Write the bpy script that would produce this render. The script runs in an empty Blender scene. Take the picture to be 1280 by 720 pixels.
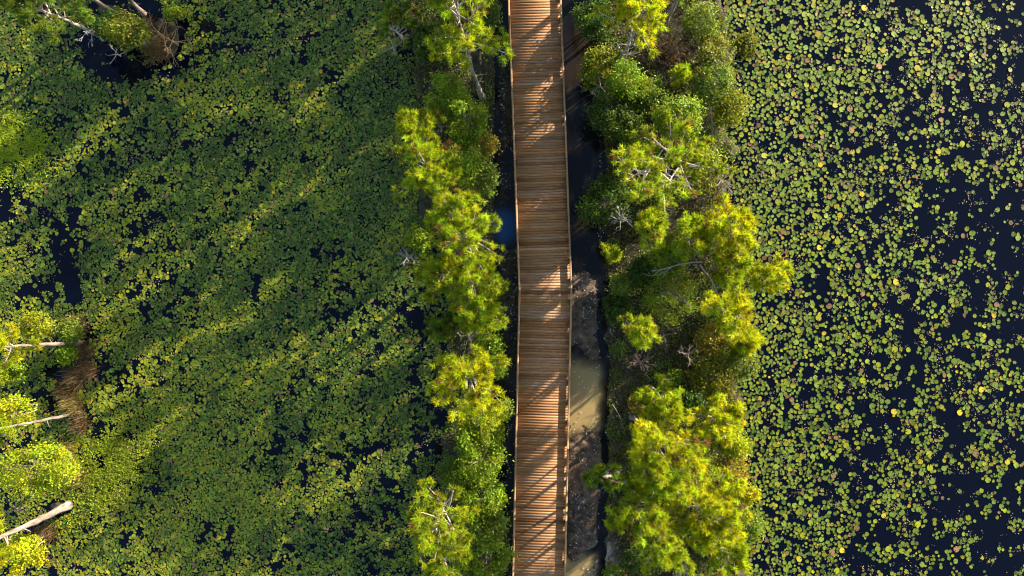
# Aerial view, straight down, of a timber boardwalk crossing a lily pond between two strips of pines.
import bpy, math
import numpy as np
from mathutils import Vector

S, H = 24.0, 35.0            # photo pixels per metre at water level, camera height
scn = bpy.context.scene
COL = scn.collection
SUN_AZ = (0.782, 0.623)      # towards the sun
SUN_EL = math.radians(14.5)

def W(px, py, z=0.0):
    f = (H - z) / H
    return (px - 640) / S * f, (360 - py) / S * f

# ------------------------------------------------------------------ noise
_tab = np.random.default_rng(5).random((256, 256))
def vnoise(x, y, seed=0):
    x = np.asarray(x, float) + seed * 17.31; y = np.asarray(y, float) + seed * 7.77
    xi = np.floor(x).astype(int); yi = np.floor(y).astype(int)
    fx = x - xi; fy = y - yi
    fx = fx * fx * (3 - 2 * fx); fy = fy * fy * (3 - 2 * fy)
    a = _tab[xi % 256, yi % 256]; b = _tab[(xi + 1) % 256, yi % 256]
    c = _tab[xi % 256, (yi + 1) % 256]; d = _tab[(xi + 1) % 256, (yi + 1) % 256]
    return (a * (1 - fx) + b * fx) * (1 - fy) + (c * (1 - fx) + d * fx) * fy
def fbm(x, y, o=4, seed=0):
    s = 0; a = 0.5; t = 0
    for k in range(o):
        s = s + a * vnoise(x * 2 ** k, y * 2 ** k, seed + k); t += a; a *= .5
    return s / t
def sstep(a, b, x):
    t = np.clip((x - a) / (b - a), 0, 1)
    return t * t * (3 - 2 * t)

# ------------------------------------------------------------------ geometry collector
class Geo:
    def __init__(s): s.V = []; s.C = []; s.T = []; s.Q = []; s.n = 0
    def add(s, V, tris=None, quads=None, col=(1, 1, 1)):
        V = np.asarray(V, float).reshape(-1, 3)
        c = np.asarray(col, float)
        if c.ndim == 1: c = np.tile(c, (len(V), 1))
        s.V.append(V); s.C.append(c)
        if tris is not None and len(tris): s.T.append(np.asarray(tris, int).reshape(-1, 3) + s.n)
        if quads is not None and len(quads): s.Q.append(np.asarray(quads, int).reshape(-1, 4) + s.n)
        s.n += len(V)
    def box(s, c, sx, sy, sz, ang=0, col=(1, 1, 1)):
        x, y, z = sx / 2, sy / 2, sz / 2
        P = np.array([[-x,-y,-z],[x,-y,-z],[x,y,-z],[-x,y,-z],[-x,-y,z],[x,-y,z],[x,y,z],[-x,y,z]])
        ca, sa = math.cos(ang), math.sin(ang)
        R = np.array([[ca,-sa,0],[sa,ca,0],[0,0,1]])
        s.add(P @ R.T + np.array(c), None, [[0,3,2,1],[4,5,6,7],[0,1,5,4],[1,2,6,5],[2,3,7,6],[3,0,4,7]], col)
    def tube(s, P, R, k=6, col=(1, 1, 1), cap=False):
        P = np.asarray(P, float); R = np.asarray(R, float); n = len(P)
        T = np.gradient(P, axis=0); T /= np.linalg.norm(T, axis=1)[:, None] + 1e-9
        up = np.array([0.31, 0.17, 1.0]) if abs(T[0][2]) < .8 else np.array([1.0, .2, .1])
        A = np.cross(T, up); A /= np.linalg.norm(A, axis=1)[:, None] + 1e-9
        B = np.cross(T, A)
        th = np.arange(k) * 2 * math.pi / k
        V = P[:, None, :] + R[:, None, None] * (np.cos(th)[None, :, None] * A[:, None, :] + np.sin(th)[None, :, None] * B[:, None, :])
        i = np.arange(n - 1)[:, None] * k; j = np.arange(k)[None, :]
        q = np.stack([i + j, i + (j + 1) % k, i + k + (j + 1) % k, i + k + j], -1).reshape(-1, 4)
        s.add(V.reshape(-1, 3), None, q, col)
        if cap:
            s.add(np.vstack([V[-1], P[-1:]]), [[j, (j + 1) % k, k] for j in range(k)], None, col)
            s.add(np.vstack([V[0], P[:1]]), [[(j + 1) % k, j, k] for j in range(k)], None, col)
    def build(s, name, mat, parent=None, smooth=False, link=True):
        V = np.vstack(s.V).astype(np.float32); C = np.vstack(s.C)
        T = np.vstack(s.T) if s.T else np.zeros((0, 3), int)
        Q = np.vstack(s.Q) if s.Q else np.zeros((0, 4), int)
        me = bpy.data.meshes.new(name)
        me.vertices.add(len(V)); me.vertices.foreach_set('co', V.ravel())
        li = np.concatenate([T.ravel(), Q.ravel()]).astype(np.int32)
        me.loops.add(len(li)); me.loops.foreach_set('vertex_index', li)
        st = np.concatenate([np.arange(len(T)) * 3, len(T) * 3 + np.arange(len(Q)) * 4]).astype(np.int32)
        me.polygons.add(len(st)); me.polygons.foreach_set('loop_start', st)
        if smooth: me.polygons.foreach_set('use_smooth', np.ones(len(st), bool))
        me.update(calc_edges=True)
        ca = me.color_attributes.new('col', 'FLOAT_COLOR', 'POINT')
        ca.data.foreach_set('color', np.hstack([C, np.ones((len(C), 1))]).astype(np.float32).ravel())
        me.materials.append(mat)
        o = bpy.data.objects.new(name, me)
        if link: COL.objects.link(o)
        if parent: o.parent = parent
        return o

def tag(o, label=None, cat=None, group=None, kind=None):
    for k, v in (('label', label), ('category', cat), ('group', group), ('kind', kind)):
        if v: o[k] = v
    return o
def empty(name, loc, label, cat, group=None):
    o = bpy.data.objects.new(name, None); COL.objects.link(o); o.location = loc
    o.empty_display_size = .3
    return tag(o, label, cat, group)

# ------------------------------------------------------------------ materials
def mat_new(name):
    m = bpy.data.materials.new(name); m.use_nodes = True
    nt = m.node_tree; nt.nodes.clear()
    out = nt.nodes.new('ShaderNodeOutputMaterial')
    return m, nt, out
def N(nt, t, **kw):
    n = nt.nodes.new(t)
    for k, v in kw.items():
        if k in n.inputs: n.inputs[k].default_value = v
        else: setattr(n, k, v)
    return n
def attr_noise(nt, scale, lo, hi, stretch=None, detail=4):
    """attribute colour times a soft noise between lo and hi"""
    at = N(nt, 'ShaderNodeAttribute', attribute_name='col')
    tc = N(nt, 'ShaderNodeNewGeometry')
    src = tc.outputs['Position']
    if stretch:
        mp = N(nt, 'ShaderNodeMapping'); mp.inputs['Scale'].default_value = stretch
        nt.links.new(src, mp.inputs['Vector']); src = mp.outputs[0]
    no = N(nt, 'ShaderNodeTexNoise', Scale=scale, Detail=detail)
    nt.links.new(src, no.inputs['Vector'])
    mr = N(nt, 'ShaderNodeMapRange'); mr.inputs[1].default_value = .3; mr.inputs[2].default_value = .7
    mr.inputs[3].default_value = lo; mr.inputs[4].default_value = hi
    nt.links.new(no.outputs[0], mr.inputs[0])
    mx = N(nt, 'ShaderNodeVectorMath', operation='SCALE')
    nt.links.new(at.outputs['Color'], mx.inputs[0]); nt.links.new(mr.outputs[0], mx.inputs['Scale'])
    return mx.outputs[0], no.outputs[0]
def leaf_mat(name, trans=.35, rough=.55, spec=.3, tcol=(1.25, 1.2, .6)):
    m, nt, out = mat_new(name)
    c, _ = attr_noise(nt, 1.2, .8, 1.2)
    p = N(nt, 'ShaderNodeBsdfPrincipled', Roughness=rough)
    p.inputs['Specular IOR Level'].default_value = spec
    nt.links.new(c, p.inputs['Base Color'])
    tr = N(nt, 'ShaderNodeBsdfTranslucent')
    mu = N(nt, 'ShaderNodeVectorMath', operation='MULTIPLY'); mu.inputs[1].default_value = tcol
    nt.links.new(c, mu.inputs[0]); nt.links.new(mu.outputs[0], tr.inputs['Color'])
    mx = N(nt, 'ShaderNodeMixShader', Fac=trans)
    nt.links.new(p.outputs[0], mx.inputs[1]); nt.links.new(tr.outputs[0], mx.inputs[2])
    nt.links.new(mx.outputs[0], out.inputs[0])
    return m
def plain_mat(name, rough=.8, scale=6, lo=.7, hi=1.3, stretch=None, bump=0.0, spec=.3, detail=4):
    m, nt, out = mat_new(name)
    c, no = attr_noise(nt, scale, lo, hi, stretch, detail)
    p = N(nt, 'ShaderNodeBsdfPrincipled', Roughness=rough)
    p.inputs['Specular IOR Level'].default_value = spec
    nt.links.new(c, p.inputs['Base Color'])
    if bump:
        b = N(nt, 'ShaderNodeBump', Strength=1.0, Distance=bump)
        nt.links.new(no, b.inputs['Height']); nt.links.new(b.outputs[0], p.inputs['Normal'])
    nt.links.new(p.outputs[0], out.inputs[0])
    return m
M_needle = leaf_mat('pine_needles', .52, .5, .2, (1.15, 1.25, .6))
M_leaf = leaf_mat('broad_leaves', .4, .5, .2)
M_grass = leaf_mat('grass_blades', .3, .6, .2)
M_pad = leaf_mat('lily_pad_leaf', .05, .5, .2)
M_bark = plain_mat('bark', .85, 7, .45, 1.45, (1, 1, .4), .02, .2, 8)
M_twig = plain_mat('dead_wood', .8, 4, .75, 1.25)
M_wood = plain_mat('deck_timber', .62, 3.0, .76, 1.24, (.55, 9, 9), .002, .3, 5)
M_kerb = plain_mat('kerb_timber', .65, 3.0, .8, 1.2, (9, .6, 9), .002)
M_ground = plain_mat('mud_and_litter', .9, 3.2, .35, 1.75, None, .05, .25, 9)
M_litter = plain_mat('leaf_litter', .8, 5, .8, 1.2)

def water_mat(name, attr=False):
    m, nt, out = mat_new(name)
    p = N(nt, 'ShaderNodeBsdfPrincipled', Roughness=.06, IOR=1.33)
    p.inputs['Specular IOR Level'].default_value = .32
    geo = N(nt, 'ShaderNodeNewGeometry')
    no = N(nt, 'ShaderNodeTexNoise', Scale=2.2, Detail=3)
    nt.links.new(geo.outputs['Position'], no.inputs['Vector'])
    b = N(nt, 'ShaderNodeBump', Strength=.15, Distance=.02)
    nt.links.new(no.outputs[0], b.inputs['Height']); nt.links.new(b.outputs[0], p.inputs['Normal'])
    if attr:
        at = N(nt, 'ShaderNodeAttribute', attribute_name='col')
        nt.links.new(at.outputs['Color'], p.inputs['Base Color'])
    else:
        p.inputs['Base Color'].default_value = (.0008, .0018, .0070, 1)
    nt.links.new(p.outputs[0], out.inputs[0])
    return m
M_water = water_mat('pond_water')
M_chan = water_mat('channel_water', True)

# ------------------------------------------------------------------ land, ponds, channels
XL = lambda py: np.interp(py, [-200, 0, 150, 300, 400, 500, 600, 720, 900], [498, 505, 522, 532, 565, 565, 535, 528, 520])
XR = lambda py: np.interp(py, [-200, 0, 100, 200, 300, 400, 500, 600, 720, 900], [885, 890, 912, 905, 940, 930, 918, 928, 938, 940])
def land(px, py):
    """ground height in metres at photo pixel px, py; water level is 0"""
    n = fbm(px / 30, py / 30, 4, 3) - .5
    jag = (fbm(px / 11, py / 15, 3, 83) - .5) * 17
    wob = (fbm(px / 45, py / 45, 3, 9) - .5) * 40 + (fbm(px / 16, py / 16, 3, 19) - .5) * 34
    z = np.full(np.shape(px), -.7)
    bank = sstep(-14, 10, px + wob - XL(py)) * sstep(626, 616, px)
    z = np.maximum(z, -.7 + bank * 1.0)
    bankr = sstep(12, -14, px + wob - XR(py)) * sstep(748, 760, px + jag)
    z = np.maximum(z, -.7 + bankr * (.80 + .25 * sstep(768, 850, px)))
    gully = np.exp(-((px - 621) / 2.4) ** 2) * .5
    ditch = sstep(612, 618, px) * sstep(750, 744, px + jag * .8)
    pj = py + (fbm(px / 12, py / 12, 3, 77) - .5) * 44
    zl = np.interp(py, [-200, 0, 60, 250, 268, 300, 318, 440, 470, 540, 700, 900], [-.02, -.02, .04, .06, -.3, -.3, .07, .05, -.12, -.1, .0, 0])
    zr = np.interp(pj, [-200, 318, 348, 425, 446, 538, 562, 672, 700, 800, 900], [-.3, -.3, .13, .12, -.14, -.14, .14, .15, -.1, -.1, .1])
    zd = np.where(px < 678, zl, zr) + n * .3 + (fbm(px / 7, py / 7, 3, 78) - .5) * .16
    z = np.where((px > 612) & (px < 752), np.where(ditch > .5, zd, np.maximum(z, zd * ditch)), z)
    z = z - gully
    cut = np.exp(-((px + jag * .5 - np.interp(py, [300, 440, 720], [746, 755, 754])) / 3.2) ** 2) * sstep(320, 345, py) * .45
    z = z - cut
    for cx, cy, rx, ry, h in ((205, 48, 30, 40, .8), (160, 12, 60, 22, .74), (100, 450, 13, 36, .76), (98, 520, 12, 20, .76), (74, 634, 22, 13, .76), (26, 596, 26, 26, .74)):
        z = np.maximum(z, -.7 + h * np.exp(-(((px - cx) / rx) ** 2 + ((py - cy) / ry) ** 2) ** 2) + n * .1)
    return z + n * .12 * (z > -.4)

def terrain():
    def axis(a, d):
        inner = np.arange(-a, a + d / 2, d)
        outer = a + np.array([1, 3, 7, 15, 40, 100, 250, 600.0])
        return np.concatenate([-outer[::-1], inner, outer])
    xs, ys = axis(30, .15), axis(20, .15)
    X, Y = np.meshgrid(xs, ys)
    px, py = 640 + X * S, 360 - Y * S
    far = np.maximum(np.abs(X) - 30, np.abs(Y) - 24) > 0
    Z = land(px, py)
    Z = np.where(far & (np.abs(X) > 30), -.7, Z)
    n1 = fbm(px / 20, py / 20, 4, 21)[..., None]
    peat = np.array([.022, .020, .012]); brown = np.array([.050, .042, .024]); grey = np.array([.100, .076, .056]); sand = np.array([.34, .28, .23])
    C = peat * (1 - n1) + brown * n1
    mud = (sstep(706, 715, px) * sstep(770, 758, px) * sstep(325, 345, py))[..., None]
    C = C * (1 - mud) + ((grey * (.2 + .8 * n1) + np.array([.05, .03, .016]) * (fbm(px / 5, py / 5, 3, 79)[..., None]))) * mud
    pale = (np.exp(-(((px - 757) / 12) ** 2 + ((py - 702) / 26) ** 2)))[..., None]
    C = C * (1 - pale) + sand * pale
    red = (np.exp(-(((px - 716) / 14) ** 2 + ((py - 85) / 32) ** 2)))[..., None]
    C = C * (1 - red) + np.array([.075, .04, .022]) * red
    ny, nx = X.shape
    i = np.arange(ny - 1)[:, None] * nx + np.arange(nx - 1)[None, :]
    q = np.stack([i, i + 1, i + nx + 1, i + nx], -1).reshape(-1, 4)
    g = Geo(); g.add(np.stack([X, Y, Z], -1), None, q, C.reshape(-1, 3))
    tag(g.build('ground', M_ground, smooth=True), kind='structure')
terrain()

def sheet(name, x0, x1, y0, y1, z, mat, col=(1, 1, 1)):
    g = Geo(); g.add([[x0, y0, z], [x1, y0, z], [x1, y1, z], [x0, y1, z]], None, [[0, 1, 2, 3]], col)
    return tag(g.build(name, mat), kind='structure')
sheet('pond_water', -630, 630, -620, 620, 0, M_water)

def channel():
    px, py = np.meshgrid(np.arange(609, 768, 2.0), np.arange(-150, 871, 2.0))
    X, Y = (px - 640) / S, (360 - py) / S
    wob = (fbm(px / 14, py / 14, 3, 40) - .5)
    silt = sstep(436, 462, py + wob * 16 - (px - 712) * .25) * sstep(556, 528, py + wob * 20) * sstep(758, 744, px + wob * 10) * (px > 690)
    silt = np.maximum(silt, sstep(676, 704, py + wob * 16 - np.abs(px - 724) * .3) * (px > 690) * sstep(752, 736, px + wob * 12))
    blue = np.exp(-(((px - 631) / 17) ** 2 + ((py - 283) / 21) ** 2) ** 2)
    red = np.exp(-(((px - 714) / 14) ** 2 + ((py - 85) / 34) ** 2)) * .8
    wisp = sstep(.5, .75, fbm(px / 10, py / 22, 4, 44)) * .55
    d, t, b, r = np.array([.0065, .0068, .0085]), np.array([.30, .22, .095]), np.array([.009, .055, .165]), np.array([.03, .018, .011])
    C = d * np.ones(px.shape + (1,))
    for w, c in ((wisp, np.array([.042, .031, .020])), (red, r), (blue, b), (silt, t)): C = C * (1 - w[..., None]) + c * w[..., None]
    ny, nx = px.shape
    i = np.arange(ny - 1)[:, None] * nx + np.arange(nx - 1)[None, :]
    q = np.stack([i + nx, i + nx + 1, i + 1, i], -1).reshape(-1, 4)
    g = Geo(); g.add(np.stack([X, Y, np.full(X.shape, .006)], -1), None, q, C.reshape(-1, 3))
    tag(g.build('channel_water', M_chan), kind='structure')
channel()

# ------------------------------------------------------------------ boardwalk
DZ = .80
def boardwalk():
    rng = np.random.default_rng(11)
    root = empty('boardwalk', (0, 0, 0), 'long brown timber boardwalk with low kerb rails, bending gently between the two pine strips', 'boardwalk')
    f = (H - DZ) / H / S
    half = 33.6 * f
    def cen(py): return np.interp(py, [-170, 0, 362, 720, 890], [662.2, 668.2, 681.7, 673.6, 669.8])
    def ang(py):   # board direction relative to +X
        return np.interp(py, [335, 392], [math.radians(2.05), math.radians(-1.35)])
    step = .140 / f
    ss = np.arange(-165, 885, step)
    g = Geo()
    tones = np.array([[.285, .135, .050], [.265, .120, .043], [.31, .156, .064], [.285, .148, .072], [.22, .100, .038], [.305, .172, .094]])
    def at(py, u, z=DZ):   # u metres from the centre line along the board
        a = ang(py); cx, cy = (cen(py) - 640) * f, (360 - py) * f
        return np.array([cx + u * math.cos(a), cy + u * math.sin(a), z])
    for k, py in enumerate(ss[:-1]):
        gap = .011 / f / 2
        e0, e1 = rng.normal(0, .006), rng.normal(0, .006)
        zt = DZ + rng.normal(0, .0015)
        a, b = py + gap, ss[k + 1] - gap
        top = [at(b, -half + e0, zt), at(b, half + e1, zt), at(a, half + e1, zt), at(a, -half + e0, zt)]
        bot = [p - np.array([0, 0, .036]) for p in top]
        c = tones[rng.integers(6)] * rng.uniform(.86, 1.12)
        if rng.random() < .06: c = c * .62
        if rng.random() < .07: c = c * 1.25
        c0, c1 = c * rng.uniform(.9, 1.1), c * rng.uniform(.9, 1.1)
        cc = np.array([c0, c1, c1, c0] * 2)
        g.add(bot + top, None, [[4, 5, 6, 7], [3, 2, 1, 0], [0, 1, 5, 4], [1, 2, 6, 5], [2, 3, 7, 6], [3, 0, 4, 7]], cc)
    g.build('decking', M_wood, root)
    # kerb rails on blocks
    for side in (-1, 1):
        u = side * (half - .055)
        cuts = np.arange(-160, 880, 3.66 / f)
        cuts = np.sort(np.append(cuts[np.abs(cuts - 362) > 20], 362))
        for a, b in zip(cuts[:-1], cuts[1:]):
            a2, b2 = a + .004 / f, b - .004 / f
            c = np.array([.34, .205, .105]) * rng.uniform(.85, 1.12)
            g = Geo(); P = []
            for py in (b2, a2):
                for du, z in ((-.045, .062), (.045, .062), (.045, .155), (.038, .162), (-.038, .162), (-.045, .155)):
                    P.append(at(py, u + du, DZ + z))
            q = [[j, (j + 1) % 6, 6 + (j + 1) % 6, 6 + j] for j in range(6)]
            g.add(P, [[0, 2, 1], [0, 3, 2], [0, 4, 3], [0, 5, 4], [6, 7, 8], [6, 8, 9], [6, 9, 10], [6, 10, 11]], [r[::-1] for r in q], c)
            g.build('kerb_rail', M_kerb, root)
        for py in np.arange(-150, 875, 1.02 / f):
            g = Geo(); p = at(py, u, DZ + .032)
            g.box(p, .088, .26, .06, ang(py), (.2, .11, .055)); g.build('rail_block', M_kerb, root)
        g = Geo()
        for a, b in ((-160, 362), (362, 880)):
            P = []
            for py in (b, a):
                for du, z in ((-.02, -.30), (.02, -.30), (.02, -.040), (-.02, -.040)): P.append(at(py, side * (half - .14) + du, DZ + z))
            g.add(P, None, [[0, 1, 2, 3][::-1], [4, 5, 6, 7], [0, 1, 5, 4], [1, 2, 6, 5], [2, 3, 7, 6], [3, 0, 4, 7]], (.14, .085, .045))
        g.build('stringer', M_kerb, root)
        for py in np.arange(-140, 870, 3.0 / f):
            g = Geo(); p = at(py, side * (half - .26), 0)
            g.tube([[p[0], p[1], -.9], [p[0], p[1], DZ - .045]], [.09, .085], 10, (.13, .09, .055)); g.build('pile', M_bark, root, True)
    return at
deck_at = boardwalk()

# ------------------------------------------------------------------ plant builders
def needles(g, Cn, A, rng, m, L, w, col):
    """starbursts of m needles at each point of Cn, leaning along A"""
    n = len(Cn)
    d = rng.normal(size=(n, m, 3)); d /= np.linalg.norm(d, axis=2)[..., None]
    d = d + A[:, None, :] * .75; d[..., 2] += .12
    d /= np.linalg.norm(d, axis=2)[..., None]
    sd = np.cross(d, rng.normal(size=(n, m, 3))); sd /= np.linalg.norm(sd, axis=2)[..., None]
    ln = L * rng.uniform(.65, 1.1, (n, m, 1))
    back = A[:, None, :] * rng.uniform(-.16, .02, (n, m, 1))
    b = Cn[:, None, :] + back
    V = np.stack([b - sd * w / 2, b + sd * w / 2, b + d * ln + sd * w * .2, b + d * ln - sd * w * .2], 2)
    q = np.arange(n * m * 4).reshape(-1, 4)
    c = np.repeat(col, m * 4, axis=0).reshape(n, m, 4, 3) * rng.uniform(.8, 1.2, (n, m, 1, 1))
    g.add(V.reshape(-1, 3), None, q, c.reshape(-1, 3))

def leaves(g, P, Nn, rng, L, w, col):
    n = len(P)
    a = np.cross(Nn, rng.normal(size=(n, 3))); a /= np.linalg.norm(a, axis=1)[:, None]
    b = np.cross(Nn, a); b /= np.linalg.norm(b, axis=1)[:, None] + 1e-9
    l = L * rng.uniform(.6, 1.25, (n, 1)); ww = w * rng.uniform(.7, 1.2, (n, 1))
    fold = Nn * ww * rng.uniform(-.2, .5, (n, 1))
    V = np.stack([P - a * l * .5, P + b * ww * .5 + fold - a * l * .05, P + a * l * .5, P - b * ww * .5 + fold - a * l * .05], 1)
    g.add(V.reshape(-1, 3), None, np.arange(n * 4).reshape(-1, 4), np.repeat(col, 4, axis=0))

def tint(rng, col, n, s=.22):
    k = rng.normal(1, s, (n, 1)).clip(.5, 1.6); h = rng.normal(0, .10, (n, 1))
    return np.asarray(col)[None] * k * np.concatenate([1 + h, 1 - h * .2, 1 - h], 1).clip(.4, 1.7)

BARK = np.array([.30, .25, .21])
def pine(h, r, off, col, rng, low=.5, nb=26, wob=.10, tuft=.82, dead=.03, bark=BARK, r0=None):
    gt, gb, gc = Geo(), Geo(), Geo()
    ts = np.linspace(0, 1, 9)
    wx, wy = rng.normal(0, wob, 2)
    def tr(t):
        e = t ** (1.3 if wob > .05 else 1.0)
        return np.array([off[0] * e + wx * math.sin(t * 5), off[1] * e + wy * math.sin(t * 4.2 + 1), h * t])
    r0 = r0 or (.018 * h + .02)
    tb = np.linspace(0, 1, 26)
    wr = r0 * (1.06 - tb ** .9) * rng.uniform(.90, 1.10, 26); wr[0] *= 1.5; wr[1] *= 1.12
    gt.tube([tr(t) + np.array([rng.normal(0, .012), rng.normal(0, .012), -.2 * (t == 0)]) for t in tb], wr, 9, bark * rng.uniform(.62, 1.22, (26 * 9, 1)) * np.repeat(rng.uniform(.75, 1.2, 26), 9)[:, None])
    for k in range(5):                              # broken stubs below the crown
        t = rng.uniform(.15, low); a0 = rng.uniform(0, 6.28); q = tr(t); l2 = rng.uniform(.12, .55)
        q2 = q + np.array([math.cos(a0), math.sin(a0), rng.uniform(-.2, .4)]) * l2
        gt.tube([q, (q + q2) / 2 + rng.normal(0, .02, 3), q2], [r0 * .22, r0 * .16, r0 * .06], 4, bark * 1.1)
    TP, TA = [], []
    lop = rng.uniform(0, 6.28)
    for i in range(nb):
        u = ((i + .5) / nb) ** .9
        t = low + (1 - low) * u
        p0 = tr(min(t, .985)); az = i * 2.4 + rng.normal(0, .4)
        prof = (1 - u) ** .5 * (.88 + .5 * u) + .14
        L = r * prof * rng.uniform(.65, 1.25) * (1 + .22 * math.cos(az - lop))
        pit = math.radians(6 + 48 * u + rng.normal(0, 8))
        ca, sa = math.cos(az), math.sin(az)
        s = np.linspace(0, 1, 6); bend = rng.normal(0, .12)
        P = p0 + L * (s[:, None] * np.array([ca * math.cos(pit), sa * math.cos(pit), math.sin(pit)])
                      + (s ** 2)[:, None] * np.array([-sa * bend, ca * bend, .12]))
        gb.tube(P, (.016 + .013 * L) * (1.1 - s * .8), 5, bark * rng.uniform(.9, 1.6))
        T = P[-1] - P[-3]; T /= np.linalg.norm(T)
        TP.append(P[-1]); TA.append(T)
        if rng.random() < .035: continue           # a bare limb
        m = max(3, int(L / .19)); side = 1
        for k in range(m):
            sb = .28 + .68 * (k + rng.uniform(.2, .8)) / m
            q0 = np.array([np.interp(sb, s, P[:, c]) for c in range(3)])
            side = -side
            a2 = az + side * rng.uniform(.5, 1.2); l2 = rng.uniform(.22, .55) * (1.15 - .5 * sb) * min(1.2, .45 + L * .45)
            p2 = pit * .6 + rng.normal(.25, .25)
            d2 = np.array([math.cos(a2) * math.cos(p2), math.sin(a2) * math.cos(p2), math.sin(p2)])
            q1 = q0 + d2 * l2
            gb.tube([q0, q0 + d2 * l2 * .5, q1 + np.array([0, 0, .04])], [.010, .008, .005], 3, bark)
            if rng.random() < tuft: TP.append(q1 + np.array([0, 0, .04])); TA.append(d2)
            if l2 > .25 and rng.random() < tuft * .75: TP.append(q0 + d2 * l2 * .55 + rng.normal(0, .05, 3)); TA.append(d2)
    TP.append(tr(1)); TA.append(np.array([0, 0, 1.0]))
    TP, TA = np.array(TP), np.array(TA)
    c = tint(rng, col, len(TP))
    dd = rng.random(len(TP)) < dead
    c[dd] = np.array([.17, .085, .03]) * rng.uniform(.7, 1.2, (dd.sum(), 1))
    needles(gc, TP, TA, rng, 46, .24, .028, c)
    return gt, gb, gc

def shrub(h, r, off, col, rng, n=5000, L=.15, w=.075, clump=.23, bark=BARK, twigs=.3):
    gt, gb, gc = Geo(), Geo(), Geo()
    zc = h * .58
    K = int(26 + 26 * r * r)
    lob = rng.normal(size=(7, 3)); lob[:, 2] = np.abs(lob[:, 2]); lob /= np.linalg.norm(lob, axis=1)[:, None]
    d = rng.normal(size=(K, 3)); d[:, 2] = np.abs(d[:, 2]) * 1.0 - .25; d /= np.linalg.norm(d, axis=1)[:, None]
    bump = np.max(d @ lob.T, axis=1) ** 4
    rad = (.52 + .55 * bump) * rng.uniform(.7, 1.08, K)
    C = d * rad[:, None] * np.array([r, r, h * .45]) + np.array([off[0], off[1], zc])
    C[:, 2] = np.maximum(C[:, 2], .25)
    cc = tint(rng, col, K, .18)
    idx = rng.integers(0, K, n)
    P = C[idx] + rng.normal(size=(n, 3)) * np.array([1, 1, .75]) * clump * rng.uniform(.5, 1.0, (n, 1)) * min(1, .55 + r * .35)
    Nn = rng.normal(size=(n, 3)) * .75 + d[idx] * .6 + np.array([0, 0, .65]); Nn /= np.linalg.norm(Nn, axis=1)[:, None]
    leaves(gc, P, Nn, rng, L, w, cc[idx] * rng.normal(1, .14, (n, 1)).clip(.6, 1.5))
    ns = 3 + int(r * 2)
    for k in range(ns):
        e = C[rng.integers(K)] * np.array([.55, .55, .8])
        b = np.array([rng.normal(0, .08), rng.normal(0, .08), -.2])
        mid = (b + e) / 2 + rng.normal(0, .12, 3)
        gt.tube([b, mid, e], [.04, .03, .016], 5, bark * rng.uniform(.6, 1.1))
        for j in rng.integers(0, K, max(2, K // ns // 2)):
            m2 = (e + C[j]) / 2 + rng.normal(0, .08, 3)
            ex = C[j] + (d[j] + np.array([0, 0, .3])) * rng.uniform(-.05, .28)
            gb.tube([e, m2, ex], [.015, .011, .004], 3, bark * rng.uniform(.8, 1.3))
    return gt, gb, gc

def bare(h, r, off, rng, col, nb=9, fine=2, r0=.05, low=.35):
    """leafless trunk with forking branches"""
    gt, gb = Geo(), Geo()
    wx, wy = rng.normal(0, .1, 2)
    tr = lambda t: np.array([off[0] * t + wx * math.sin(5 * t), off[1] * t + wy * math.sin(4 * t), h * t])
    ts = np.linspace(0, 1, 7)
    gt.tube([tr(t) for t in ts], r0 * (1.1 - ts * .85), 7, col)
    def grow(p, d, L, rad, lev):
        s = np.linspace(0, 1, 5)
        bend = np.cross(d, rng.normal(size=3)) * .25
        P = p + L * (s[:, None] * d + (s ** 2)[:, None] * bend + rng.normal(0, .02, (5, 3)) * (s > 0)[:, None])
        gb.tube(P, rad * (1.05 - s * .7), 4 if lev > 1 else 3, col * rng.uniform(.85, 1.2))
        if lev <= 0: return
        for k in range(rng.integers(2, 5)):
            sb = rng.uniform(.3, 1.0); q = np.array([np.interp(sb, s, P[:, c]) for c in range(3)])
            nd = d + rng.normal(0, .55, 3); nd /= np.linalg.norm(nd)
            grow(q, nd, L * rng.uniform(.35, .65), rad * .6, lev - 1)
    for i in range(nb):
        t = low + (1 - low) * (i + .5) / nb
        az = i * 2.4 + rng.normal(0, .4); pit = rng.uniform(.05, .8)
        d = np.array([math.cos(az) * math.cos(pit), math.sin(az) * math.cos(pit), math.sin(pit)])
        grow(tr(t), d, r * rng.uniform(.55, 1.05) * (1.1 - .4 * t), max(.012, r0 * .42), fine)
    return gt, gb

def tussock(r, h, rng, col, n=420):
    g = Geo()
    az = rng.uniform(0, 2 * math.pi, n); lean = rng.uniform(.1, 1.25, n); ln = h * rng.uniform(.5, 1.2, n)
    b = np.stack([rng.normal(0, r * .33, n), rng.normal(0, r * .33, n), np.zeros(n) - .05], 1)
    d = np.stack([np.cos(az) * np.sin(lean), np.sin(az) * np.sin(lean), np.cos(lean)], 1)
    sd = np.stack([-np.sin(az), np.cos(az), np.zeros(n)], 1) * .011
    m = b + d * ln[:, None] * .6; t = b + d * ln[:, None] + np.array([0, 0, -1]) * (ln * np.sin(lean) * .25)[:, None]
    V = np.stack([b - sd, b + sd, m + sd * .8, m - sd * .8, t], 1)
    i = np.arange(n)[:, None] * 5
    c = tint(rng, col, n, .3)
    g.add(V.reshape(-1, 3), i + np.array([[3, 2, 4]]), i + np.array([[0, 1, 2, 3]]), np.repeat(c, 5, axis=0))
    return g

# colours of the foliage itself
CY = (.290, .345, .012)      # yellow-green pine
CB = (.385, .400, .010)      # brightest yellow pine
CG = (.165, .250, .012)      # fresh green
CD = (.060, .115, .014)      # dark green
CO = (.150, .210, .022)      # olive
CR = (.250, .205, .020)      # rusty yellow
GREY = np.array([.27, .235, .21])

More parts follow.
